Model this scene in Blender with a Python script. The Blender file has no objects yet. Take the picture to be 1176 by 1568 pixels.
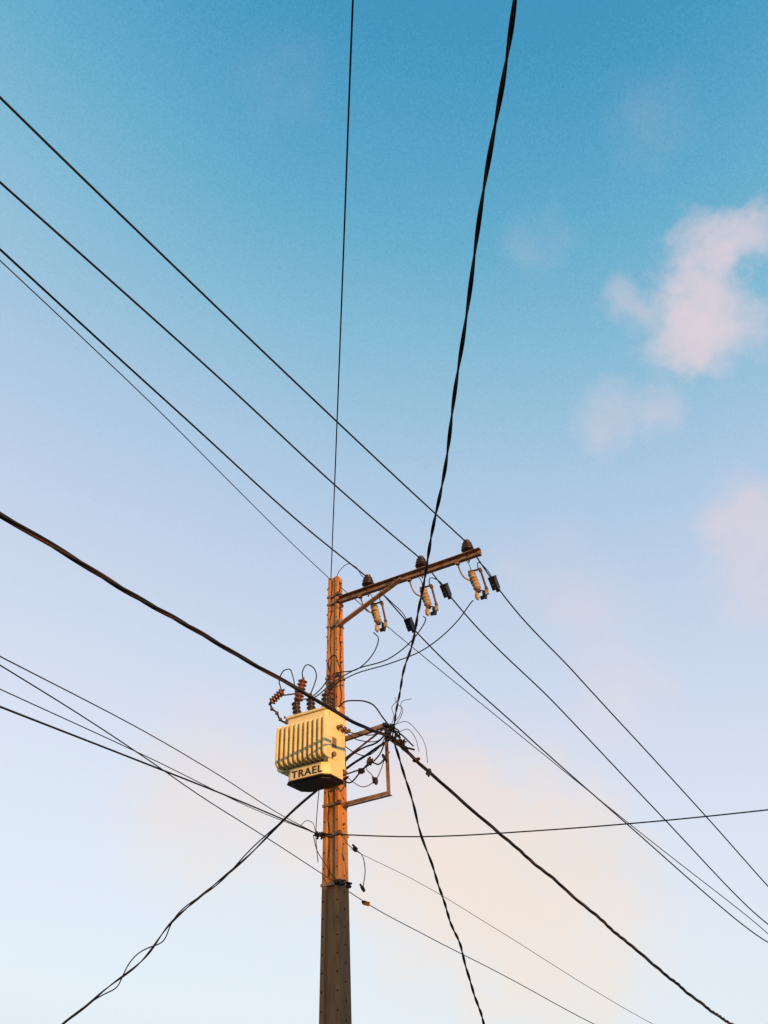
import bpy, math, random
from mathutils import Vector, Matrix
random.seed(7)
scene=bpy.context.scene
V=Vector
# ------------------------------------------------------------------ frame of the pole
POLE=V((-0.885,11.0,0.0))
CX=V((0.882,-0.471,0)).normalized()          # along the crossarm
FRAME=Matrix(((CX.x,-CX.y,0,POLE.x),(CX.y,CX.x,0,POLE.y),(0,0,1,0),(0,0,0,1)))
def G(s,o,z): return FRAME@V((s,-o,z))         # local (along arm, toward street side, up) -> world
def L(s,o,z): return V((s,-o,z))

# ------------------------------------------------------------------ materials
def lin(c): return tuple(((x/255)/12.92 if x/255<=0.04045 else ((x/255+0.055)/1.055)**2.4) for x in c)
def mat(name,c1,c2=None,rough=0.6,metal=0.0,scale=8,bump=0.1,detail=6,spec=0.5,c3=None,stretch=(1,1,1),base_shade=False):
    m=bpy.data.materials.new(name);m.use_nodes=True
    nt=m.node_tree;n=nt.nodes;l=nt.links
    b=n['Principled BSDF'];b.inputs['Roughness'].default_value=rough;b.inputs['Metallic'].default_value=metal
    b.inputs['Specular IOR Level'].default_value=spec
    c2=c2 or tuple(x*0.75 for x in c1)
    tc=n.new('ShaderNodeTexCoord');mp=n.new('ShaderNodeMapping');mp.inputs['Scale'].default_value=stretch
    l.new(tc.outputs['Object'],mp.inputs['Vector'])
    ns=n.new('ShaderNodeTexNoise');ns.inputs['Scale'].default_value=scale;ns.inputs['Detail'].default_value=detail
    ns.inputs['Roughness'].default_value=0.65
    l.new(mp.outputs[0],ns.inputs['Vector'])
    r=n.new('ShaderNodeValToRGB');r.color_ramp.elements[0].position=0.35;r.color_ramp.elements[0].color=(*c2,1)
    r.color_ramp.elements[1].position=0.62;r.color_ramp.elements[1].color=(*c1,1)
    if c3:
        e=r.color_ramp.elements.new(0.27);e.color=(*c3,1)
    l.new(ns.outputs['Fac'],r.inputs[0]);col=r.outputs[0]
    if base_shade:   # shadow tone painted into the colour of the lower pole
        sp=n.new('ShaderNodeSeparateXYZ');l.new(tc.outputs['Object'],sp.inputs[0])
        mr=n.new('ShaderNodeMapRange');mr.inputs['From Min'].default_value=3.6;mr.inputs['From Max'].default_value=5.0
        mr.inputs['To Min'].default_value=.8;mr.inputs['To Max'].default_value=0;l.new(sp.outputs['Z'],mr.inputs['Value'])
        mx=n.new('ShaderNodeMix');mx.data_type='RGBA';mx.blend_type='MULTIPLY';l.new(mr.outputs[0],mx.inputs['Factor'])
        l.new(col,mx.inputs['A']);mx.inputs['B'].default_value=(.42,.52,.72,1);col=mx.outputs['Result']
    l.new(col,b.inputs['Base Color'])
    if bump>0:
        n2=n.new('ShaderNodeTexNoise');n2.inputs['Scale'].default_value=scale*5;n2.inputs['Detail'].default_value=5
        l.new(tc.outputs['Object'],n2.inputs['Vector'])
        bp=n.new('ShaderNodeBump');bp.inputs['Strength'].default_value=bump;bp.inputs['Distance'].default_value=0.01
        l.new(n2.outputs['Fac'],bp.inputs['Height']);l.new(bp.outputs[0],b.inputs['Normal'])
    return m
M_conc=mat('weathered_concrete',(0.50,0.225,0.075),(0.36,0.145,0.045),0.9,scale=5,bump=0.6,c3=(0.13,0.06,0.03),stretch=(3,3,0.6),base_shade=True)
M_hole=mat('dark_hole',(0.01,0.008,0.006),rough=1,bump=0)
M_steel=mat('galvanised_steel',(0.34,0.20,0.11),(0.16,0.09,0.05),0.6,0.2,scale=10,bump=0.2)
M_rust=mat('rusty_steel',(0.17,0.075,0.035),(0.07,0.033,0.02),0.8,0.1,scale=14,bump=0.3)
M_cream=mat('cream_enamel_paint',(0.78,0.66,0.34),(0.68,0.54,0.25),0.45,scale=4,bump=0.05,c3=(0.36,0.22,0.10))
M_shade=mat('shade_toned_enamel_paint',(0.16,0.085,0.035),(0.08,0.045,0.02),0.7,scale=6,bump=0.1)  # dark tone that stands for shade in the fin gaps
M_text=mat('dark_stencil_paint',(0.035,0.02,0.012),rough=0.7,bump=0)
M_brown=mat('brown_glazed_porcelain',(0.045,0.022,0.014),(0.03,0.014,0.010),0.25,scale=5,bump=0)
M_red=mat('red_brown_porcelain',(0.16,0.045,0.018),(0.09,0.024,0.012),0.35,scale=5,bump=0)
M_tan=mat('tan_porcelain',(0.44,0.33,0.18),(0.25,0.16,0.08),0.35,scale=14,bump=0,c3=(.07,.04,.02))
M_blk=mat('black_polymer',(0.012,0.012,0.014),(0.008,0.008,0.009),0.55,scale=10,bump=0.05,spec=0.3)
M_cable=mat('black_cable_sheath',(0.010,0.010,0.012),(0.016,0.013,0.012),0.6,scale=3,bump=0,spec=0.2)
M_cable2=mat('sunlit_brown_cable_sheath',(0.065,0.028,0.018),(0.014,0.010,0.010),0.6,scale=1.2,bump=0,spec=0.2)  # brown patches paint sunlit highlights into the cable colour
M_thin=mat('oxidised_thin_wire',(0.03,0.03,0.035),(0.05,0.045,0.04),0.6,scale=2,bump=0)
M_orange=mat('orange_plastic_tag',(0.75,0.25,0.03),rough=0.5,bump=0)
M_asph=mat('asphalt',(0.055,0.053,0.05),(0.035,0.034,0.033),0.9,scale=30,bump=0.5)
M_soil=mat('dry_ground',(0.14,0.11,0.07),(0.08,0.09,0.04),0.95,scale=0.8,bump=0.4)
M_pave=mat('concrete_paving',(0.28,0.26,0.23),(0.2,0.19,0.17),0.9,scale=3,bump=0.3)
M_wall=mat('painted_render',(0.55,0.45,0.33),(0.45,0.36,0.26),0.9,scale=1.5,bump=0.2)
M_trim=mat('white_trim_paint',(0.7,0.68,0.62),rough=0.6,scale=3,bump=0)
M_glass=mat('window_glass',(0.03,0.04,0.05),rough=0.08,bump=0)
M_door=mat('wooden_door',(0.16,0.08,0.04),(0.1,0.05,0.025),0.6,scale=4,bump=0.2)
M_line=mat('road_marking_paint',(0.7,0.68,0.6),(0.5,0.48,0.42),0.8,scale=12,bump=0.1)

# ------------------------------------------------------------------ mesh builder
class MB:
    def __init__(s): s.v=[];s.f=[];s.m=[];s.sm=[];s.mats=[]
    def mi(s,m):
        if m not in s.mats: s.mats.append(m)
        return s.mats.index(m)
    def add(s,vs,fs,m,smooth=False):
        b=len(s.v);i=s.mi(m);s.v+= [tuple(v) for v in vs]
        for f in fs: s.f.append([x+b for x in f]);s.m.append(i);s.sm.append(smooth)
    def box(s,c,d,m,rot=None):
        c=V(c);vs=[]
        for x in(-1,1):
            for y in(-1,1):
                for z in(-1,1):
                    p=V((x*d[0]/2,y*d[1]/2,z*d[2]/2))
                    if rot: p=rot@p
                    vs.append(c+p)
        s.add(vs,[(0,1,3,2),(4,6,7,5),(0,4,5,1),(2,3,7,6),(0,2,6,4),(1,5,7,3)],m)
    def bar(s,a,b,w,h,m,up=V((0,0,1))):
        a=V(a);b=V(b);t=(b-a).normalized();x=t.cross(up)
        if x.length<1e-3: x=t.cross(V((0,1,0)))
        x.normalize();y=x.cross(t)
        vs=[p+x*i*w/2+y*j*h/2 for p in(a,b) for i,j in((-1,-1),(1,-1),(1,1),(-1,1))]
        s.add(vs,[(0,1,2,3),(7,6,5,4),(0,4,5,1),(1,5,6,2),(2,6,7,3),(3,7,4,0)],m)
    def angle(s,a,b,w,t,m,up=V((0,0,1)),flip=1):
        a=V(a);b=V(b);d=(b-a).normalized();x=d.cross(up)
        if x.length<1e-3: x=d.cross(V((0,1,0)))
        x.normalize();y=x.cross(d)
        s.bar(a+y*(-w/2),b+y*(-w/2),w,t,m,y)
        o=x*flip*(w/2-t/2)+y*(t/2+0.0005)
        s.bar(a+o,b+o,t,w-t,m,y)
    def prism(s,pts,z0,z1,m,sc=1.0,cen=(0,0)):
        n=len(pts)
        vs=[V((p[0],p[1],z0)) for p in pts]+[V((cen[0]+(p[0]-cen[0])*sc,cen[1]+(p[1]-cen[1])*sc,z1)) for p in pts]
        s.add(vs,[list(range(n))[::-1],list(range(n,2*n))]+[(i,(i+1)%n,n+(i+1)%n,n+i) for i in range(n)],m)
    def lathe(s,a,b,prof,m,seg=14):
        a=V(a);b=V(b);t=(b-a).normalized();x=t.orthogonal().normalized();y=t.cross(x);Ln=(b-a).length
        vs=[];fs=[]
        for h,r in prof:
            for k in range(seg):
                q=2*math.pi*k/seg;vs.append(a+t*h*Ln+(x*math.cos(q)+y*math.sin(q))*max(r,1e-4))
        for i in range(len(prof)-1):
            for k in range(seg):
                fs.append((i*seg+k,i*seg+(k+1)%seg,(i+1)*seg+(k+1)%seg,(i+1)*seg+k))
        fs.append(list(range(seg))[::-1]);fs.append([(len(prof)-1)*seg+k for k in range(seg)])
        s.add(vs,fs,m,True)
    def tube(s,pts,r,m,seg=6):
        n=len(pts);vs=[];fs=[];x=None
        for i,p in enumerate(pts):
            t=(pts[min(i+1,n-1)]-pts[max(i-1,0)])
            if t.length<1e-9: t=V((0,0,1))
            t.normalize()
            x=t.orthogonal() if x is None else x-t*x.dot(t)
            if x.length<1e-6: x=t.orthogonal()
            x.normalize();y=t.cross(x);rr=r[i] if isinstance(r,list) else r
            for k in range(seg):
                q=2*math.pi*k/seg;vs.append(p+(x*math.cos(q)+y*math.sin(q))*rr)
        for i in range(n-1):
            for k in range(seg): fs.append((i*seg+k,i*seg+(k+1)%seg,(i+1)*seg+(k+1)%seg,(i+1)*seg+k))
        fs.append(list(range(seg))[::-1]);fs.append([(n-1)*seg+k for k in range(seg)])
        s.add(vs,fs,m,True)
    def obj(s,name,parent=None,mw=None,bevel=0):
        me=bpy.data.meshes.new(name);me.from_pydata(s.v,[],s.f)
        for m in s.mats: me.materials.append(m)
        for i,p in enumerate(me.polygons): p.material_index=s.m[i];p.use_smooth=s.sm[i]
        me.update()
        o=bpy.data.objects.new(name,me);bpy.context.collection.objects.link(o)
        if parent: o.parent=parent
        elif mw: o.matrix_world=mw
        if bevel:
            b=o.modifiers.new('bevel','BEVEL');b.width=bevel;b.segments=2;b.limit_method='ANGLE';b.angle_limit=math.radians(40)
        return o
def empty(name,mw):
    e=bpy.data.objects.new(name,None);bpy.context.collection.objects.link(e);e.matrix_world=mw;return e
def smooth(pts,step=0.1):
    pts=[V(p) for p in pts];n=len(pts);out=[]
    d=[max((pts[i+1]-pts[i]).length,1e-6) for i in range(n-1)]
    tg=[]
    for i in range(n):
        if i==0: t=(pts[1]-pts[0])/d[0]
        elif i==n-1: t=(pts[-1]-pts[-2])/d[-1]
        else:
            a=(pts[i]-pts[i-1])/d[i-1];b=(pts[i+1]-pts[i])/d[i];t=(a*d[i]+b*d[i-1])/(d[i]+d[i-1])
        tg.append(t)
    for i in range(n-1):
        k=max(2,int(d[i]/step))
        for j in range(k):
            u=j/k;u2=u*u;u3=u2*u
            out.append(pts[i]*(2*u3-3*u2+1)+tg[i]*d[i]*(u3-2*u2+u)+pts[i+1]*(-2*u3+3*u2)+tg[i+1]*d[i]*(u3-u2))
    out.append(pts[-1]);return out
def ribs(n,r1,r2):
    p=[(0,r1*0.8)]
    for i in range(n):
        a=i/n;p+=[(a+0.15/n,r1),(a+0.35/n,r2),(a+0.6/n,r2*0.97),(a+0.8/n,r1)]
    p+=[(1,r1*0.8)];return p

# ------------------------------------------------------------------ utility pole
TOP=8.80
def half(z): return (0.357-0.019*z)/2,(0.315-0.018*z)/2
def build_pole(mw,detail=True):
    root=empty('utility_pole',mw)
    b=MB()
    def ring(z):
        w,d=half(z);c=0.10
        q=[(w,d*(1-c)),(w*(1-c),d),(w*.52,d),(w*.40,d*.72),(-w*.40,d*.72),(-w*.52,d),(-w*(1-c),d),(-w,d*(1-c))]
        q=q+[(-x,-y) for x,y in q]
        return [V((x,y,z)) for x,y in q]
    zs=[0,2,4,6,8,TOP];vs=[]
    for z in zs: vs+=ring(z)
    N=16;fs=[list(range(N))[::-1],[(len(zs)-1)*N+i for i in range(N)]]
    for k in range(len(zs)-1):
        for i in range(N): fs.append((k*N+i,k*N+(i+1)%N,(k+1)*N+(i+1)%N,(k+1)*N+i))
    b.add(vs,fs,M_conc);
    if detail:
        z=1.0;i=0
        while z<TOP-0.1:
            w,d=half(z)
            for sx in(-.76,.76):
                b.lathe((w*sx,-d-0.003,z),(w*sx,-d+0.02,z),[(0,.0125),(1,.0125)],M_hole,8)
            b.lathe((w+0.003,0.0,z+0.1),(w-0.02,0,z+0.1),[(0,.0125),(1,.0125)],M_hole,8)
            z+=0.2
        for z in(8.62,8.13,7.72,7.3,6.9):
            w,d=half(z);b.lathe((-w-0.045,-d*.3,z),(-w+.02,-d*.3,z),[(0,.016),(.3,.016),(.31,.009),(1,.009)],M_rust,8)
        for z in(8.66,8.45,8.2,7.55,7.2,6.2,4.75):
            w,d=half(z);b.lathe((w+0.04,-d*.2,z),(w-.02,-d*.2,z),[(0,.014),(.4,.014),(.41,.009),(1,.009)],M_rust,8)
    b.obj('shaft',root,bevel=0.006)
    b=MB()
    for z in ((8.42,8.28,7.86,6.95,6.1,5.98,5.5,5.02,4.62,4.0) if detail else (8.34,7.86,5)):
        w,d=half(z);w+=.006;d+=.006
        for a,c in(((-w,-d),(w,-d)),((w,-d),(w,d)),((w,d),(-w,d)),((-w,d),(-w,-d))):
            b.bar((a[0],a[1],z),(c[0],c[1],z),0.007,0.035,M_steel)
        b.box((w+.015,-d-.015,z),(.05,.05,.045),M_rust)
    if detail:   # down conductors clipped to the shaft
        q=[]
        for i in range(60):
            z=8.75-i*(8.75-4.1)/59;w,d=half(z);q.append(V((-w*.25+.012*math.sin(i*1.1)+.01*math.sin(i*.37),-d*.72-.014-.01*abs(math.sin(i*.8)),z)))
        b.tube(q,.006,M_cable,6)
        q=[]
        for i in range(40):
            z=8.7-i*(8.7-6.5)/39;w,d=half(z);q.append(V((w+.02+.012*math.sin(i*.9),-d*.5,z)))
        b.tube(q,.007,M_cable,6)
    b.obj('steel_bands',root)
    b=MB()
    s0,s1=0.08,2.66
    b.box(((s0+s1)/2,0.0,8.335),(s1-s0,0.012,0.096),M_steel)
    b.box(((s0+s1)/2,-0.032,8.389),(s1-s0,0.076,0.011),M_steel)
    b.box(((s0+s1)/2,-0.032,8.281),(s1-s0,0.076,0.011),M_steel)
    for s in(.3,.65,1.0,1.26,1.64,2.0,2.45,2.6):
        b.lathe((s,-.008,8.335),(s,-.03,8.335),[(0,.017),(1,.017)],M_rust,6)
    b.obj('crossarm',root,bevel=0.002)
    b=MB();b.angle((half(7.87)[0]+.0,-.08,7.86),(1.28,-.08,8.33),0.09,0.008,M_steel,flip=-1)
    b.bar((half(7.87)[0]-.02,-.08,7.85),(half(7.87)[0]+.06,-.08,7.88),.1,.1,M_steel)
    b.lathe((1.2,-.135,8.29),(1.2,-.03,8.29),[(0,.016),(1,.016)],M_rust,6)
    b.obj('crossarm_brace',root)
    return root
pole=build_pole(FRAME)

b=MB()
w5=half(5.5)[0]
b.angle((w5-.02,0,5.95),(0.88,0,6.0),.055,.006,M_steel)
b.angle((w5-.02,0,5.01),(0.90,0,5.03),.055,.006,M_steel)
b.angle((0.875,0,5.03),(0.875,0,5.99),.055,.006,M_steel)
b.bar((w5-.02,-.02,5.62),(0.87,-.02,5.96),.02,.02,M_rust)
b.obj('low_voltage_rack',pole)

PINP=[(0,.018),(.14,.018),(.16,.055),(.2,.098),(.27,.103),(.33,.07),(.38,.07),(.43,.092),(.5,.092),(.55,.06),(.6,.06),(.65,.078),(.72,.078),(.77,.05),(.84,.044),(.9,.055),(.96,.05),(1,.01)]
for s in(2.45,1.64,0.65):
    b=MB();b.lathe(L(s,.02,8.395),L(s,.02,8.63),PINP,M_brown,18)
    b.lathe(L(s,.02,8.22),L(s,.02,8.40),[(0,.012),(.2,.012),(.21,.022),(.35,.022),(.36,.012),(1,.012)],M_rust,8)
    b.obj('pin_insulator',mw=FRAME)

def cutout(s0,tilt=0.07):
    b=MB();o=-.20
    b.tube(smooth([L(s0-.12,.03,8.29),L(s0-.13,-.05,8.2),L(s0-.09,-.12,8.07),L(s0-.0,o,8.02)],.04),.014,M_steel,6)
    b.box(L(s0-.12,.03,8.27),(.06,.06,.05),M_steel)
    b.lathe(L(s0,o,8.17),L(s0+tilt,o,7.84),ribs(5,.044,.064),M_tan,16)
    b.lathe(L(s0+.012,o,8.06),L(s0+.028,o,7.98),[(0,.055),(1,.055)],M_rust,12)
    b.box(L(s0-.005,o,8.185),(.08,.06,.04),M_rust)
    b.bar(L(s0-.02,o,8.20),L(s0+.15,o,8.19),.035,.014,M_rust)
    b.box(L(s0+.15,o,8.17),(.04,.05,.06),M_rust)
    b.lathe(L(s0+.15,o,8.19),L(s0+.15+tilt*.9,o,7.78),[(0,.022),(.06,.028),(.12,.028),(.13,.017),(.85,.017),(.86,.026),(1,.026)],M_rust,10)
    b.bar(L(s0+tilt,o,7.835),L(s0+tilt+.13,o,7.77),.03,.014,M_rust)
    b.box(L(s0+tilt+.0,o,7.815),(.07,.05,.05),M_rust)
    b.lathe(L(s0+tilt-.03,o,7.80),L(s0+tilt-.02,o,7.66),[(0,.02),(.3,.036),(.7,.036),(1,.01)],M_tan,10)
    b.lathe(L(s0+tilt+.09,o,7.77),L(s0+tilt+.11,o,7.64),[(0,.03),(.5,.038),(1,.015)],M_blk,10)
    b.box(L(s0+tilt+.15,o+.03,7.73),(.05,.03,.08),M_tan)
    b.box(L(s0+tilt+.04,o-.03,7.70),(.05,.04,.05),M_blk)
    b.obj('fuse_cutout',mw=FRAME,bevel=.002)
for s in(.62,1.53,2.38): cutout(s)

def clamp(p,az):
    b=MB();R=Matrix.Rotation(-math.radians(az),3,'Z')@Matrix.Rotation(math.radians(38),3,'X')
    b.box((0,0,0),(.10,.16,.18),M_blk,R)
    b.box(R@V((.0,.0,.105)),(.12,.12,.05),M_blk,R)
    b.box(R@V((.0,-.09,-.05)),(.05,.09,.05),M_blk,R)
    b.box(R@V((.0,.06,-.11)),(.06,.06,.07),M_blk,R)
    b.lathe(R@V((0,-.18,0)),R@V((0,.18,0)),[(0,.014),(.2,.024),(.8,.024),(1,.014)],M_blk,8)
    b.obj('wire_clamp_cover',mw=Matrix.Translation(p),bevel=.006)
clamp(V((1.74,10.66,8.33)),29.5);clamp(V((.97,10.96,8.42)),29);clamp(V((.36,11.89,8.34)),29.6)

# ------------------------------------------------------------------ transformer
tr=empty('pole_transformer',FRAME)
def octa(s0,s1,o0,o1,c=.05):
    return [(s0+c,-o0),(s0,-o0-c),(s0,-o1+c),(s0+c,-o1),(s1-c,-o1),(s1,-o1+c),(s1,-o0-c),(s1-c,-o0)]
b=MB()
b.prism(octa(-.28,.43,.37,.86),5.32,6.055,M_cream)
b.prism(octa(-.31,.46,.34,.89,.06),6.055,6.085,M_cream)
b.prism(octa(-.27,.42,.38,.85),6.085,6.105,M_cream)
b.box((.045,-.8625,5.62),(.66,.005,.57),M_shade)  # dark plate, paints in the shade between the fins
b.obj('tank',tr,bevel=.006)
b=MB()
nf=11
def finshape(z0,z1,d0,d1,rad=.06):
    p=[(d0,z0),(d1-rad,z0)]
    for k in range(1,6):
        a=-math.pi/2+k*math.pi/2/5*1.0;p.append((d1-rad+rad*math.cos(a),z0+rad+rad*math.sin(a)))
    for k in range(0,6):
        a=k*math.pi/2/5;p.append((d1-rad+rad*math.cos(a),z1-rad+rad*math.sin(a)))
    p.append((d0,z1));return p
for i in range(nf):
    s=-.285+i*.0765;sh=finshape(5.335,5.905,.86,1.04);n=len(sh);t=.015
    vs=[L(s-t,o,z) for o,z in sh]+[L(s+t,o,z) for o,z in sh]
    b.add(vs,[list(range(n)),list(range(2*n-1,n-1,-1))]+[((i2+1)%n,i2,n+i2,n+(i2+1)%n) for i2 in range(n)],M_cream)
for i in range(6):
    o=.44+i*.075;sh=finshape(5.335,5.905,.27,.42);n=len(sh);t=.014
    vs=[L(-d,o-t,z) for d,z in sh]+[L(-d,o+t,z) for d,z in sh]
    b.add(vs,[list(range(n)),list(range(2*n-1,n-1,-1))]+[((i2+1)%n,i2,n+i2,n+(i2+1)%n) for i2 in range(n)],M_cream)
b.obj('cooling_fins',tr,bevel=.006)
b=MB()
b.prism(octa(-.24,.435,.40,.885,.09),5.16,5.318,M_cream)
b.prism(octa(-.255,.45,.385,.90,.09),5.145,5.16,M_shade)
b.prism(octa(-.20,.40,.44,.84,.09),5.12,5.1445,M_blk)
b.obj('base_skirt',tr,bevel=.004)
fc=bpy.data.curves.new('lettering','FONT');fc.body='TRAEL';fc.size=.155;fc.extrude=.002;fc.offset=.004;fc.space_character=1.12;fc.align_x='CENTER'
fo=bpy.data.objects.new('tmp_lettering',fc);bpy.context.collection.objects.link(fo);bpy.context.view_layer.update()
me=bpy.data.meshes.new_from_object(fo.evaluated_get(bpy.context.evaluated_depsgraph_get()));bpy.data.objects.remove(fo)
me.name='lettering';me.materials.clear();me.materials.append(M_text)
lo=bpy.data.objects.new('lettering',me);bpy.context.collection.objects.link(lo);lo.parent=tr
lo.location=L(.12,.8865,5.185);lo.rotation_euler=(math.radians(90),0,0);lo.scale=(1.02,.86,1)
b=MB()
b.box((.437,-.80,5.98),(.012,.05,.09),M_cream);b.box((.437,-.42,5.98),(.012,.05,.09),M_cream)
b.box((.436,-.70,5.62),(.008,.10,.13),M_steel)
b.lathe((.43,-.78,5.42),(.50,-.78,5.42),[(0,.025),(.5,.025),(.55,.035),(1,.035)],M_steel,10)
for k,o in enumerate((.42,.52,.62)):
    b.lathe((.43,-o,5.86),(.52,-o,5.86),ribs(2,.020,.032),M_red,10)
for z in(5.48,5.93):
    b.bar((-.1,-.375,z),(-.1,-.1,z),.05,.05,M_steel);b.bar((.1,-.375,z),(.1,-.1,z),.05,.05,M_steel)
    b.bar((-.2,-.14,z),(.2,-.14,z),.05,.06,M_steel)
for s,o in((-.3,.34),(.45,.34),(-.3,.89),(.45,.89)): b.lathe(L(s*.97,o+(.02 if o<.5 else -.02),6.08),L(s*.97,o+(.02 if o<.5 else -.02),6.11),[(0,.014),(1,.014)],M_rust,6)
for s in(-.2,0,.2): b.lathe(L(s,.865,6.084),L(s,.865,6.10),[(0,.012),(1,.012)],M_rust,6)
b.box(L(.43,.6,6.13),(.02,.05,.06),M_cream);b.box(L(-.28,.6,6.13),(.02,.05,.06),M_cream)
b.obj('fittings',tr,bevel=.002)
b=MB()
for s,dt in((-.24,-.05),(.0,-.03),(.22,.02)):
    b.lathe(L(s,.62,6.10),L(s+dt,.62,6.42),ribs(5,.040,.066),M_brown,16)
    b.lathe(L(s+dt,.62,6.42),L(s+dt,.62,6.49),[(0,.02),(.4,.02),(.45,.028),(1,.02)],M_rust,8)
b.obj('high_voltage_bushings',tr)
b=MB()
def arr(a,c,m,n=5,r=.062):
    b.lathe(a,c,ribs(n,r*.62,r),m,16)
    a=V(a);c=V(c);t=(c-a).normalized()
    b.lathe(a-t*.04,a,[(0,.014),(1,.022)],M_rust,8);b.lathe(c,c+t*.05,[(0,.024),(1,.014)],M_rust,8)
arr(L(-.54,.62,6.66),L(-.74,.62,6.53),M_red)
arr(L(-.17,.62,6.74),L(-.25,.62,6.42),M_red,6,.072)
b.bar(L(-.62,.62,6.60),L(-.27,.62,6.55),.03,.01,M_rust)
b.bar(L(-.27,.62,6.55),L(-.27,.60,6.12),.03,.012,M_rust)
pp=smooth([L(-.77,.62,6.52),L(-.72,.62,6.42),L(-.64,.62,6.36),L(-.60,.62,6.27),L(-.50,.62,6.17),L(-.32,.62,6.10)],.03)
b.tube([p+V((.008*math.sin(i*.9),.008*math.cos(i*.9),0)) for i,p in enumerate(pp)],.014,M_cable)
for k in range(4): 
    q=pp[3+k*4];b.lathe(q-V((.0,.0,.018)),q+V((0,0,.018)),[(0,.026),(1,.026)],M_rust,8)
arr(L(.05,.20,6.93),L(.05,.20,6.60),M_red,6,.058)
b.box(L(.05,.165,6.77),(.06,.05,.05),M_steel)
b.lathe(L(.05,.20,6.56),L(.04,.20,6.40),ribs(3,.035,.055),M_brown,14)
b.obj('surge_arresters',tr)

# ------------------------------------------------------------------ jumper leads (local coordinates)
def lead(name,lp,r=.009,m=M_cable,step=.04):
    b=MB();b.tube(smooth([L(*p) for p in lp],step),r,m,6);return b.obj(name,mw=FRAME)
J='jumper_lead'
lead(J,[(-.56,.62,6.68),(-.61,.62,6.86),(-.54,.62,6.99),(-.43,.62,6.99),(-.36,.62,6.85),(-.31,.62,6.62),(-.29,.62,6.48)])
lead(J,[(-.17,.62,6.76),(-.19,.62,6.86),(-.12,.62,6.97),(0,.62,6.90),(.07,.62,6.74),(.03,.62,6.6),(-.03,.62,6.48)])
lead(J,[(.05,.2,6.96),(.0,.2,7.08),(.02,.2,7.21),(.11,.2,7.25),(.18,.2,7.10),(.22,.2,6.9),(.23,.3,6.7),(.24,.62,6.48)])
lead(J,[(.60,-.2,7.68),(.71,-.15,7.52),(.66,-.1,7.28),(.38,-.05,7.04),(.1,.2,6.93),(-.02,.4,6.62),(-.08,.5,6.5),(-.03,.62,6.47)])
lead(J,[(1.50,-.2,7.68),(1.56,-.15,7.6),(1.43,-.1,7.36),(.96,-.05,7.06),(.38,.05,6.98),(.12,.3,6.72),(-.1,.45,6.5),(-.29,.62,6.46)])
lead(J,[(2.35,-.2,7.68),(2.36,-.12,7.62),(2.10,-.1,7.36),(1.52,-.08,7.05),(.95,-.05,6.97),(.40,.1,6.88),(.2,.3,6.7),(.22,.62,6.47)])
lead(J,[(.15,.15,6.4),(.22,.1,6.48),(.38,0,6.50),(.65,0,6.37),(.82,0,6.12),(.94,0,5.94)],.011)
lead(J,[(.04,.05,8.75),(.10,.0,8.95),(.24,0,9.02),(.41,0,8.90),(.54,0,8.66),(.60,0,8.60)],.006)
def leadw(pts,r=.008):
    b=MB();b.tube(smooth(pts,.04),r,M_cable,6);b.obj(J)
for cpt,s in((V((.36,11.89,8.34)),.62),(V((.97,10.96,8.42)),1.53),(V((1.74,10.66,8.33)),2.38)):
    e=G(s+.12,-.2,8.21);m=(cpt+e)/2
    leadw([cpt,cpt+(m-cpt)*.5+V((0,0,.13)),m+V((0,0,.16)),e+V((0,0,.07)),e])
    e2=G(s,-.2,8.2);leadw([G(s-.05,-.05,8.42),G(s-.02,-.2,8.34),e2],.006)

# low voltage joints around the rack
b=MB()
LV=[[(.90,.05,5.86),(.80,.1,5.66),(.62,.15,5.56),(.46,.2,5.62),(.34,.3,5.72)],
    [(.90,.05,5.80),(.78,.12,5.52),(.58,.15,5.40),(.42,.2,5.36),(.28,.3,5.30)],
    [(.90,.02,5.74),(.84,.1,5.40),(.72,.12,5.20),(.55,.15,5.14),(.42,.2,5.22),(.32,.3,5.34)],
    [(.92,.02,5.90),(.74,.08,5.74),(.55,.12,5.70),(.40,.2,5.60),(.30,.3,5.45)],
    [(.90,.0,5.60),(.76,.1,5.42),(.66,.1,5.48),(.52,.15,5.36),(.36,.2,5.22),(.24,.2,5.30)],
    [(.91,.04,5.94),(.70,.1,5.86),(.52,.2,5.88),(.46,.4,5.86)],
    [(.93,.0,5.95),(.72,.0,5.80),(.50,.1,5.82),(.44,.5,5.86)],
    [(.62,.1,5.50),(.60,.14,5.38),(.66,.1,5.30),(.72,.1,5.21)]]
for i,q in enumerate(LV): b.tube(smooth([L(*p) for p in q],.04),(.007,.010,.006,.012,.011,.008,.007,.006)[i],M_cable2 if i in(2,5) else M_cable,6)
for k in range(8):
    a=L(.90+random.uniform(-.04,.06),random.uniform(-.03,.1),5.93+random.uniform(-.15,.08))
    e=L(1.02+random.uniform(0,.22),random.uniform(-.25,.0),5.72+random.uniform(-.14,.10))
    b.tube(smooth([a,(a+e)/2+V((random.uniform(-.05,.05),0,random.uniform(-.06,.08))),e],.03),random.uniform(.010,.015),random.choice([M_cable,M_cable2,M_cable]),6)
b.obj('low_voltage_cable_bundle',mw=FRAME)
def conn(lp,rot,sz=(.055,.04,.075),m=M_blk,world=False):
    b=MB();R=Matrix.Rotation(rot,3,'Y')@Matrix.Rotation(rot*1.7,3,'Z')
    b.box((0,0,0),sz,m,R);b.box(R@V((0,0,sz[2]*.6)),(sz[0]*.6,sz[1]*.8,.03),m,R)
    b.lathe(R@V((sz[0]*.75,0,-.05)),R@V((sz[0]*.75,0,.05)),[(0,.014),(1,.014)],M_cable,8)
    b.obj('cable_connector',mw=Matrix.Translation(lp) if world else FRAME@Matrix.Translation(L(*lp)),bevel=.006)
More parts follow.
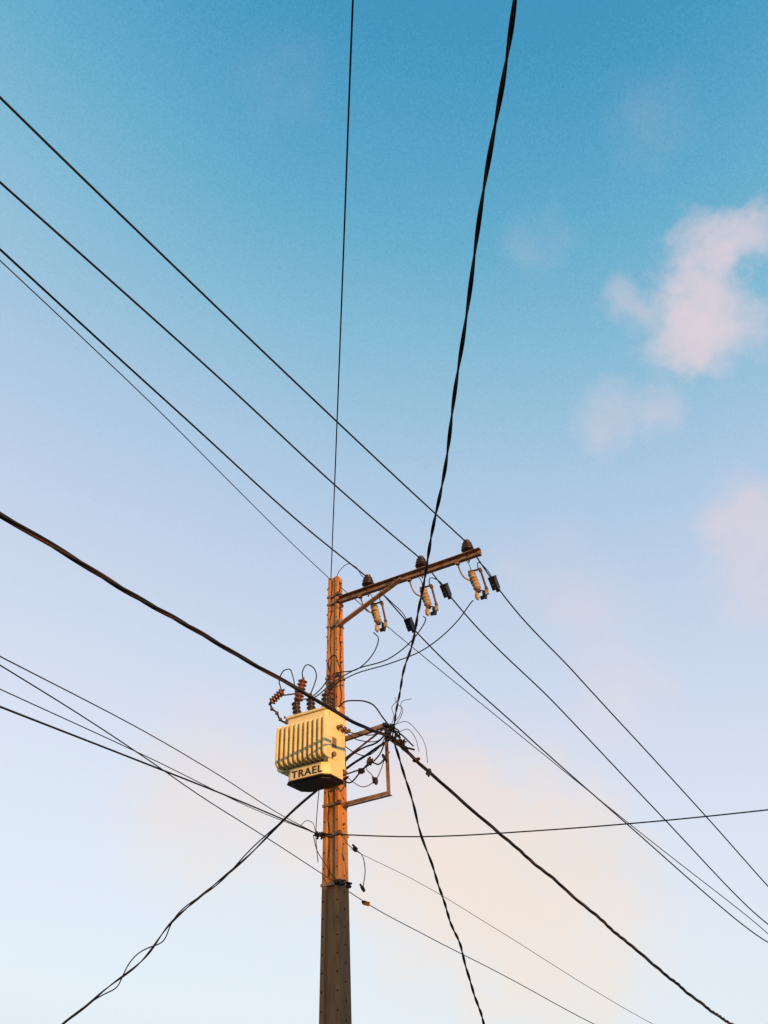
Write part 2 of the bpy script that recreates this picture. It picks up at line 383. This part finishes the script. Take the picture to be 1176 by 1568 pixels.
for i,q in enumerate([(.62,.1,5.50),(.50,.12,5.37),(.72,.1,5.21),(.30,.22,5.28),(.93,.05,5.86),(1.00,.0,5.78),(.90,.08,5.97),(1.06,-.1,5.72),(.98,.02,5.92),(.86,.08,5.5)]):
    conn(q,.4+i*1.3)
conn(V((.29,11.22,5.70)),1.2,(.05,.05,.08),M_blk,True);conn(V((.47,11.55,5.62)),.5,(.05,.05,.08),M_blk,True);conn(V((.13,10.93,5.76)),2.2,(.05,.05,.08),M_blk,True)
for lp in([(.95,0,5.92),(1.10,0,6.05),(1.15,0,6.17),(1.06,0,6.28),(1.03,0,6.38)],
          [(1.0,0,5.97),(1.17,0,5.98),(1.35,0,5.80),(1.46,0,5.58),(1.48,0,5.32)],
          [(.98,0,5.98),(1.12,0,6.14),(1.13,0,6.28),(1.30,0,6.29)],
          [(1.02,.05,5.80),(1.2,0,5.86),(1.32,0,5.70),(1.36,0,5.5)],
          [(.9,0,5.9),(1.0,0,6.12),(.97,0,6.24),(1.08,0,6.33)]):
    lead('loose_wire_tail',lp,.0045,M_cable2)
lead('loose_wire_tail',[(-.48,.15,4.80),(-.40,.15,4.86),(-.26,.15,4.80),(-.22,.15,4.68),(-.10,.15,4.61)],.005,M_cable2)
lead('loose_wire_tail',[(-.26,.15,4.65),(-.16,.2,4.42),(-.04,.2,4.25),(.10,.2,4.06),(.18,.15,3.97)],.006)
lead('loose_wire_tail',[(.20,.05,4.5),(.37,.15,4.37),(.50,.15,4.28),(.55,.15,4.08),(.51,.15,3.87)],.006)
lead('loose_wire_tail',[(-.19,.12,5.3),(-.22,.12,5.0),(-.235,.12,4.6),(-.21,.1,4.3)],.006,M_cable2)
for q in [(-.12,.17,4.62),(-.20,.17,4.64),(.20,.16,3.97),(.13,.17,3.99),(.26,.1,3.94),(.51,.15,3.87),(.40,.15,4.36)]: conn(q,1.1+q[0]*3,(.05,.04,.05))

# ------------------------------------------------------------------ overhead lines
def path(P,az,sz,end=None,step=.12):
    a=math.radians(az);d=V((math.sin(a),math.cos(a),0));P=V(P)
    pts=[P]+[V((P.x,P.y,0))+d*s+V((0,0,z)) for s,z in sz]
    if end: pts+= [V(e) for e in end]
    return smooth(pts,step)
def wire(name,P,az,sz,r0,r1,end=None,m=M_cable):
    pts=path(P,az,sz,end,.25);n=len(pts);P0=pts[0]
    r=[r0+(r1-r0)*min(1,(p-P0).length/30) for p in pts]
    b=MB();b.tube(pts,r,m,6);return b.obj(name)
def twisted(name,P,az,sz,rs,off,pitch,end=None,strands=3,rfar=None,wob=.006,mats=None,loose=None):
    pts=path(P,az,sz,end,.06);n=len(pts);b=MB();mats=mats or [M_cable,M_cable2,M_cable]
    cum=[0]
    for i in range(1,n): cum.append(cum[-1]+(pts[i]-pts[i-1]).length)
    for k in range(strands):
        q=[];rr=[];lp=(loose and k==strands-1)
        for i,p in enumerate(pts):
            t=(pts[min(i+1,n-1)]-pts[max(i-1,0)]).normalized();x=t.cross(V((0,0,1))).normalized();y=x.cross(t)
            u=min(1,cum[i]/20);o=off*(1+u*((rfar or 1)-1));r=rs*(1+u*((rfar or 1)-1))
            if lp: o+=loose(cum[i])
            ph=2*math.pi*(cum[i]/pitch+k/strands)+1.1*math.sin(cum[i]*1.3)+.7*math.sin(cum[i]*.53+2)
            w=V((math.sin(cum[i]*2.3)+.6*math.sin(cum[i]*4.3+1),math.cos(cum[i]*1.9)+.6*math.sin(cum[i]*3.7),math.sin(cum[i]*2.9+2)))*wob
            q.append(p+w+(x*math.cos(ph)+y*math.sin(ph))*o);rr.append(r)
        b.tube(q,rr,mats[k%len(mats)],8)
    return b.obj(name)
PREV=V((-15.0,-17.5,0));PF=Matrix.Translation(PREV-POLE)@FRAME
NEXT=V((22.4,52.2,0));NF=Matrix.Translation(NEXT-POLE)@FRAME
pv=lambda s,z: tuple(PF@V((s,0,z)));nx=lambda s,z: tuple(NF@V((s,0,z)))
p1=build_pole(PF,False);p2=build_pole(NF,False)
PLN='power_line'
zT=8.595
wire(PLN,(1.28,9.85,zT),-148.74,[(2.22,8.48),(3.51,8.43),(5.96,8.36),(8.24,8.33)],.0115,.0115,[pv(2.45,8.6)])
wire(PLN,(.58,10.26,zT),-150.2,[(.97,8.52),(2.53,8.44),(4.70,8.42),(6.9,8.34),(7.77,8.30)],.0115,.0115,[pv(1.64,8.6)])
wire(PLN,(-.28,10.76,zT),-153.83,[(2.29,8.38),(4.47,8.32),(6.10,8.27),(7.37,8.24)],.0115,.0115,[pv(.65,8.6)])
wire(PLN,(1.28,9.85,zT),29.55,[(.92,8.35),(4.6,8.22),(9.97,8.12),(15.67,7.99),(24.73,7.70)],.0115,.026,[nx(2.45,8.0)])
wire(PLN,(.58,10.26,zT),28.9,[(.80,8.43),(5.84,8.26),(13.17,7.93),(31.0,7.39)],.0115,.026,[nx(1.64,8.0)])
wire(PLN,(-.28,10.76,zT),29.65,[(1.3,8.34),(6.12,7.98),(12.69,7.68),(33.87,7.09)],.0115,.026,[nx(.65,8.0)])
GW='ground_wire'
wire(GW,(-.95,10.9,8.72),-157.29,[(1.45,8.64),(3.06,8.60),(4.65,8.57),(5.89,8.50),(7.08,8.42)],.0062,.0062,[pv(0,8.7)])
wire(GW,(-.78,10.9,8.56),31.26,[(1.57,8.46),(5.73,8.24),(10.06,8.03),(14.18,7.84),(31.8,7.12)],.0065,.018,[nx(0,7.6)])
wire(GW,(-.95,10.9,8.74),174.01,[(2.2,8.60),(4.4,8.50),(6.5,8.44),(8.68,8.42)],.0085,.0085,[(2.2,-15.0,7.4)])
B0=(-.05,10.6,5.81)
TW='twisted_service_cable'
twisted(TW,B0,174.8,[(.68,5.85),(1.47,5.80),(3.06,5.66),(4.69,5.57),(5.29,5.60),(6.44,5.68),(7.74,5.83),(8.62,5.95),(9.14,6.0)],.0078,.0078,.75,[(1.9,-10.2,5.5)],strands=2,wob=.009,mats=[M_cable,M_cable])
twisted(TW,B0,-154.73,[(1.16,5.64),(2.57,5.56),(3.6,5.48),(4.71,5.41),(5.84,5.34),(6.71,5.30)],.0125,.0125,1.9,[pv(.3,5.7)],wob=.005)
twisted(TW,B0,28.63,[(1.17,5.63),(3.52,5.32),(6.87,4.91),(10.55,4.45),(20.97,3.40)],.0130,.0130,2.0,[nx(.2,5.0)],rfar=1.8,wob=.007)
twisted(TW,B0,10.42,[(1.14,5.48),(2.38,4.99),(4.16,4.47),(5.93,4.0),(8.71,3.0)],.0105,.0095,.95,[(1.85,21.0,2.30)],strands=2,rfar=1.9,wob=.012,mats=[M_cable,M_cable])
twisted(TW,B0,-51.3,[(.95,5.59),(1.55,5.40),(2.23,5.11),(3.65,4.51),(4.67,4.11),(5.12,3.80),(6.42,3.30),(7.34,2.98)],.009,.010,1.6,[tuple(G(-9.0,-3.6,2.42))],strands=3,rfar=1.3,wob=.008,
        loose=lambda c:.11*math.exp(-((c-5.9)/.9)**2)+.03*math.exp(-((c-3)/.8)**2))
TC='telephone_cable'
wire(TC,(-1.13,10.9,4.64),-164.34,[(1.21,4.56),(2.93,4.52),(4.23,4.46),(6.22,4.30)],.005,.005,[pv(0,4.7)],M_cable2)
wire(TC,(-.82,10.85,3.97),-160.61,[(1.99,4.08),(3.48,4.15),(4.26,4.21),(5.28,4.27),(6.16,4.30)],.0052,.0052,[pv(.1,4.8)])
wire(TC,(-1.13,10.9,4.64),-162.53,[(1.82,4.46),(3.98,4.34),(5.94,4.20)],.0045,.0045,[pv(-.1,4.5)])
wire(TC,(-1.13,10.9,4.64),-161.31,[(2.36,4.46),(4.16,4.30),(5.78,4.15)],.0090,.0075,[pv(0,4.4)])
wire(TC,(-1.13,10.9,4.64),95.47,[(1.37,4.50),(3.01,4.46),(4.11,4.46),(5.91,4.50)],.0085,.0085,[tuple(G(12.0,-4.2,4.9))])
wire(TC,(-.67,10.85,4.41),30.74,[(1.76,4.29),(4.32,3.98),(8.3,3.45),(12.24,3.0)],.0035,.010,[(12,31.5,2.4),nx(0,4.2)],M_thin)
wire(TC,(-.82,10.85,3.97),29.24,[(.63,3.86),(2.26,3.67),(4.75,3.42),(9.44,2.9)],.0055,.013,[(12.2,33,2.2),nx(0,4.0)])
b=MB();b.box((0,0,0),(.10,.012,.055),M_orange,Matrix.Rotation(-.35,3,'Z')@Matrix.Rotation(.35,3,'Y'));b.box((-.05,0,.015),(.02,.03,.03),M_cable)
b.obj('cable_marker_tag',mw=Matrix.Translation((-.50,11.38,3.845)),bevel=.003)

# ------------------------------------------------------------------ street setting (in the pole's frame; s>0 is the street side)
def flat(name,s0,s1,o0,o1,z0,z1,m):
    b=MB();b.box(((s0+s1)/2,-(o0+o1)/2,(z0+z1)/2),(s1-s0,o1-o0,z1-z0),m);return b.obj(name,mw=FRAME,bevel=.01 if z1-z0>.05 else 0)
b=MB();b.add([V((-600,-600,0)),V((600,-600,0)),V((600,600,0)),V((-600,600,0))],[(0,1,2,3)],M_soil);b.obj('ground')
b=MB();b.add([L(.8,-150,.004),L(.8,150,.004),L(9.2,150,.004),L(9.2,-150,.004)],[(3,2,1,0)],M_asph);b.obj('street',mw=FRAME)
b=MB()
for k in range(-24,24): b.add([L(4.94,k*6,.008),L(4.94,k*6+3,.008),L(5.06,k*6+3,.008),L(5.06,k*6,.008)],[(3,2,1,0)],M_line)
b.obj('road_marking',mw=FRAME)
flat('pavement',-1.7,.6,-150,150,-.05,.12,M_pave);flat('kerb',.6,.8,-150,150,-.05,.135,M_pave)
flat('pavement',9.4,12,-150,150,-.05,.12,M_pave);flat('kerb',9.2,9.4,-150,150,-.05,.135,M_pave)
flat('garden_wall',-1.95,-1.75,-60,-1.5,0,2.25,M_wall);flat('garden_wall',-1.95,-1.75,1.5,60,0,2.25,M_wall)
def building(name,s0,s1,o0,o1,h,face,floors):
    root=empty(name,FRAME);b=MB()
    b.box(((s0+s1)/2,-(o0+o1)/2,h/2),(s1-s0,o1-o0,h),M_wall);b.obj('walls',root)
    b=MB();b.box(((s0+s1)/2,-(o0+o1)/2,h+.03),(s1-s0+.16,o1-o0+.16,.10),M_trim);b.obj('parapet_coping',root,bevel=.01)
    b=MB();g=MB();x=s0 if face<0 else s1;fh=h/floors
    n=int((o1-o0)/3)
    for fl in range(floors):
        for k in range(n):
            o=o0+(k+.5)*(o1-o0)/n
            if fl==0 and k%4==1:
                g.box((x+face*.02,-o,1.06),(.06,.95,2.1),M_door);b.box((x+face*.03,-o,2.17),(.1,1.15,.12),M_trim);continue
            zc=fl*fh+fh*.52;hh=min(1.2,fh*.45)
            g.box((x+face*.012,-o,zc),(.03,1.2,hh),M_glass)
            for dz in(-hh/2-.05,hh/2+.05): b.box((x+face*.04,-o,zc+dz),(.12,1.42,.09),M_trim)
            for dy in(-.66,0,.66): b.box((x+face*.035,-o+dy,zc),(.08,.09 if dy else .04,hh-.005),M_trim)
    b.obj('window_trim',root,bevel=.005);g.obj('windows_and_doors',root)
    return root
building('rendered_house',12,20,-9,20,5.80,-1,2)
building('rendered_house',-16,-9,-14,4,2.5,1,1)
b=MB();b.tube([V((2.2,-15,5.9)),V((2.2,-15,7.45))],.04,M_steel,8);b.box((2.2,-15,7.4),(.2,.08,.08),M_rust);b.obj('roof_mast')

# ------------------------------------------------------------------ sun + sky
el=math.radians(8.0);sd=V((.57,-.82,0)).normalized();sdir=V((sd.x*math.cos(el),sd.y*math.cos(el),math.sin(el)))
sl=bpy.data.lights.new('sun','SUN');sl.energy=5.0;sl.angle=math.radians(.5);sl.color=(1.0,.48,.11)
so=bpy.data.objects.new('sun',sl);bpy.context.collection.objects.link(so);so.rotation_euler=sdir.to_track_quat('Z','Y').to_euler();so.location=(15,-20,20)
w=bpy.data.worlds.new('World');scene.world=w;w.use_nodes=True;nt=w.node_tree;n=nt.nodes;l=nt.links;n.clear()
out=n.new('ShaderNodeOutputWorld');tc=n.new('ShaderNodeTexCoord')
sky=n.new('ShaderNodeTexSky');sky.sky_type='NISHITA';sky.sun_disc=False;sky.sun_elevation=el;sky.sun_rotation=math.atan2(sd.x,sd.y);sky.air_density=1.0;sky.dust_density=1.5;sky.ozone_density=2.0
nrm=n.new('ShaderNodeVectorMath');nrm.operation='NORMALIZE';l.new(tc.outputs['Generated'],nrm.inputs[0])
def math_(op,a,bv,clamp=False):
    m=n.new('ShaderNodeMath');m.operation=op;m.use_clamp=clamp
    for i,x in enumerate((a,bv)):
        if x is None: continue
        if hasattr(x,'default_value'): l.new(x,m.inputs[i])
        else: m.inputs[i].default_value=x
    return m.outputs[0]
dot=n.new('ShaderNodeVectorMath');dot.operation='DOT_PRODUCT';l.new(nrm.outputs[0],dot.inputs[0]);ax=V((.14,0,.985)).normalized();dot.inputs[1].default_value=ax
hz=n.new('ShaderNodeTexNoise');hz.inputs['Scale'].default_value=1.6;hz.inputs['Detail'].default_value=3;l.new(nrm.outputs[0],hz.inputs['Vector'])
gr=n.new('ShaderNodeTexNoise');gr.inputs['Scale'].default_value=420;gr.inputs['Detail'].default_value=2;l.new(nrm.outputs[0],gr.inputs['Vector'])
g=math_('ADD',dot.outputs['Value'],math_('MULTIPLY',math_('SUBTRACT',hz.outputs['Fac'],.5),.07))
g=math_('ADD',g,math_('MULTIPLY',math_('SUBTRACT',gr.outputs['Fac'],.5),.085))
rp=n.new('ShaderNodeValToRGB');cr=rp.color_ramp
stops=[(0.0,(224,229,238)),(.075,(225,234,243)),(.242,(221,229,241)),(.381,(212,220,237)),(.522,(196,210,232)),(.652,(172,200,225)),(.763,(134,187,213)),(.847,(98,171,204)),(.925,(66,150,191)),(1.0,(54,138,183))]
cr.elements[0].position=0;cr.elements[0].color=(*lin(stops[0][1]),1);cr.elements[1].position=1;cr.elements[1].color=(*lin(stops[-1][1]),1)
for p,c in stops[1:-1]:
    e=cr.elements.new(p);e.color=(*lin(c),1)
l.new(g,rp.inputs[0])
# clouds: soft banks at fixed directions in the sky, broken up by noise
def warp(src,scale,amt,detail):
    wn=n.new('ShaderNodeTexNoise');wn.inputs['Scale'].default_value=scale;wn.inputs['Detail'].default_value=detail;wn.inputs['Roughness'].default_value=.6;l.new(nrm.outputs[0],wn.inputs['Vector'])
    ws=n.new('ShaderNodeVectorMath');ws.operation='SUBTRACT';l.new(wn.outputs['Color'],ws.inputs[0]);ws.inputs[1].default_value=(.5,.5,.5)
    wm=n.new('ShaderNodeVectorMath');wm.operation='SCALE';l.new(ws.outputs[0],wm.inputs[0]);wm.inputs['Scale'].default_value=amt
    wa=n.new('ShaderNodeVectorMath');wa.operation='ADD';l.new(src,wa.inputs[0]);l.new(wm.outputs[0],wa.inputs[1]);return wa.outputs[0]
wv=warp(nrm.outputs[0],16,.10,8)
blobs=[((515,700,1020),.038,.95),((488,735,976),.036,.9),((520,775,925),.042,.95),((470,790,925),.034,.75),((572,690,1034),.032,.75),((392,751,954),.026,.38),
((349,852,826),.036,.36),((429,848,831),.028,.32),((551,951,700),.040,.75),((571,1007,628),.05,.55),((256,1003,632),.06,.22),((323,1042,582),.05,.2),
((145,1271,290),.12,1.15),((28,1230,341),.10,.85),((-279,1190,393),.085,.75),((441,571,1185),.040,.08),((252,682,1043),.035,.10),((-120,523,1247),.04,.05),((343,1111,495),.05,.25),((232,1311,239),.10,.85),((-150,1210,330),.06,.5),
((900,300,900),.12,.6),((-900,200,700),.12,.5),((-500,-900,500),.15,.7),((700,-900,300),.2,.6),((200,-1200,900),.1,.4)]
tot=None
for v,r_,wt in blobs:
    v=V(v).normalized();d=n.new('ShaderNodeVectorMath');d.operation='DISTANCE';l.new(wv,d.inputs[0]);d.inputs[1].default_value=v
    mr=n.new('ShaderNodeMapRange');mr.interpolation_type='SMOOTHSTEP';l.new(d.outputs['Value'],mr.inputs['Value'])
    mr.inputs['From Min'].default_value=0;mr.inputs['From Max'].default_value=r_*1.7;mr.inputs['To Min'].default_value=wt;mr.inputs['To Max'].default_value=0
    tot=mr.outputs[0] if tot is None else math_('ADD',tot,mr.outputs[0])
fb=n.new('ShaderNodeTexNoise');fb.inputs['Scale'].default_value=18;fb.inputs['Detail'].default_value=9;fb.inputs['Roughness'].default_value=.6;l.new(nrm.outputs[0],fb.inputs['Vector'])
brk=n.new('ShaderNodeMapRange');l.new(fb.outputs['Fac'],brk.inputs['Value']);brk.inputs['From Min'].default_value=.3;brk.inputs['From Max'].default_value=.68;brk.inputs['To Min'].default_value=.40;brk.inputs['To Max'].default_value=1.2
dens=math_('MULTIPLY',tot,brk.outputs[0])
dens=math_('SUBTRACT',1.0,math_('POWER',2.718,math_('MULTIPLY',dens,-1.6)))
sep=n.new('ShaderNodeSeparateXYZ');l.new(nrm.outputs[0],sep.inputs[0])
hm=n.new('ShaderNodeMapRange');l.new(sep.outputs['Z'],hm.inputs['Value']);hm.inputs['From Min'].default_value=.25;hm.inputs['From Max'].default_value=.55
cc=n.new('ShaderNodeMix');cc.data_type='RGBA';l.new(hm.outputs[0],cc.inputs['Factor']);cc.inputs['A'].default_value=(*lin((243,225,211)),1);cc.inputs['B'].default_value=(*lin((226,211,219)),1)
mx=n.new('ShaderNodeMix');mx.data_type='RGBA';l.new(dens,mx.inputs['Factor']);l.new(rp.outputs[0],mx.inputs['A']);l.new(cc.outputs['Result'],mx.inputs['B'])
b1=n.new('ShaderNodeBackground');b1.inputs['Strength'].default_value=.97;l.new(mx.outputs['Result'],b1.inputs['Color'])
b2=n.new('ShaderNodeBackground');b2.inputs['Strength'].default_value=.02;l.new(sky.outputs[0],b2.inputs['Color'])
ad=n.new('ShaderNodeAddShader');l.new(b1.outputs[0],ad.inputs[0]);l.new(b2.outputs[0],ad.inputs[1]);l.new(ad.outputs[0],out.inputs['Surface'])

# ------------------------------------------------------------------ camera
cam=bpy.data.cameras.new('camera');co=bpy.data.objects.new('camera',cam);bpy.context.collection.objects.link(co)
p=math.radians(38);rho=-.0497
f=V((0,math.cos(p),math.sin(p)));r=V((1,0,0));u=V((0,-math.sin(p),math.cos(p)))
R=r*math.cos(rho)+u*math.sin(rho);U=-r*math.sin(rho)+u*math.cos(rho)
Mx=Matrix((R,U,-f)).transposed().to_4x4();Mx.translation=V((0,0,1.6));co.matrix_world=Mx
cam.sensor_fit='VERTICAL';cam.sensor_height=24;cam.lens=24*1180/1568;cam.clip_end=3000;cam.clip_start=.05
scene.camera=co
scene.view_settings.view_transform='Standard';scene.view_settings.look='None';scene.view_settings.exposure=0
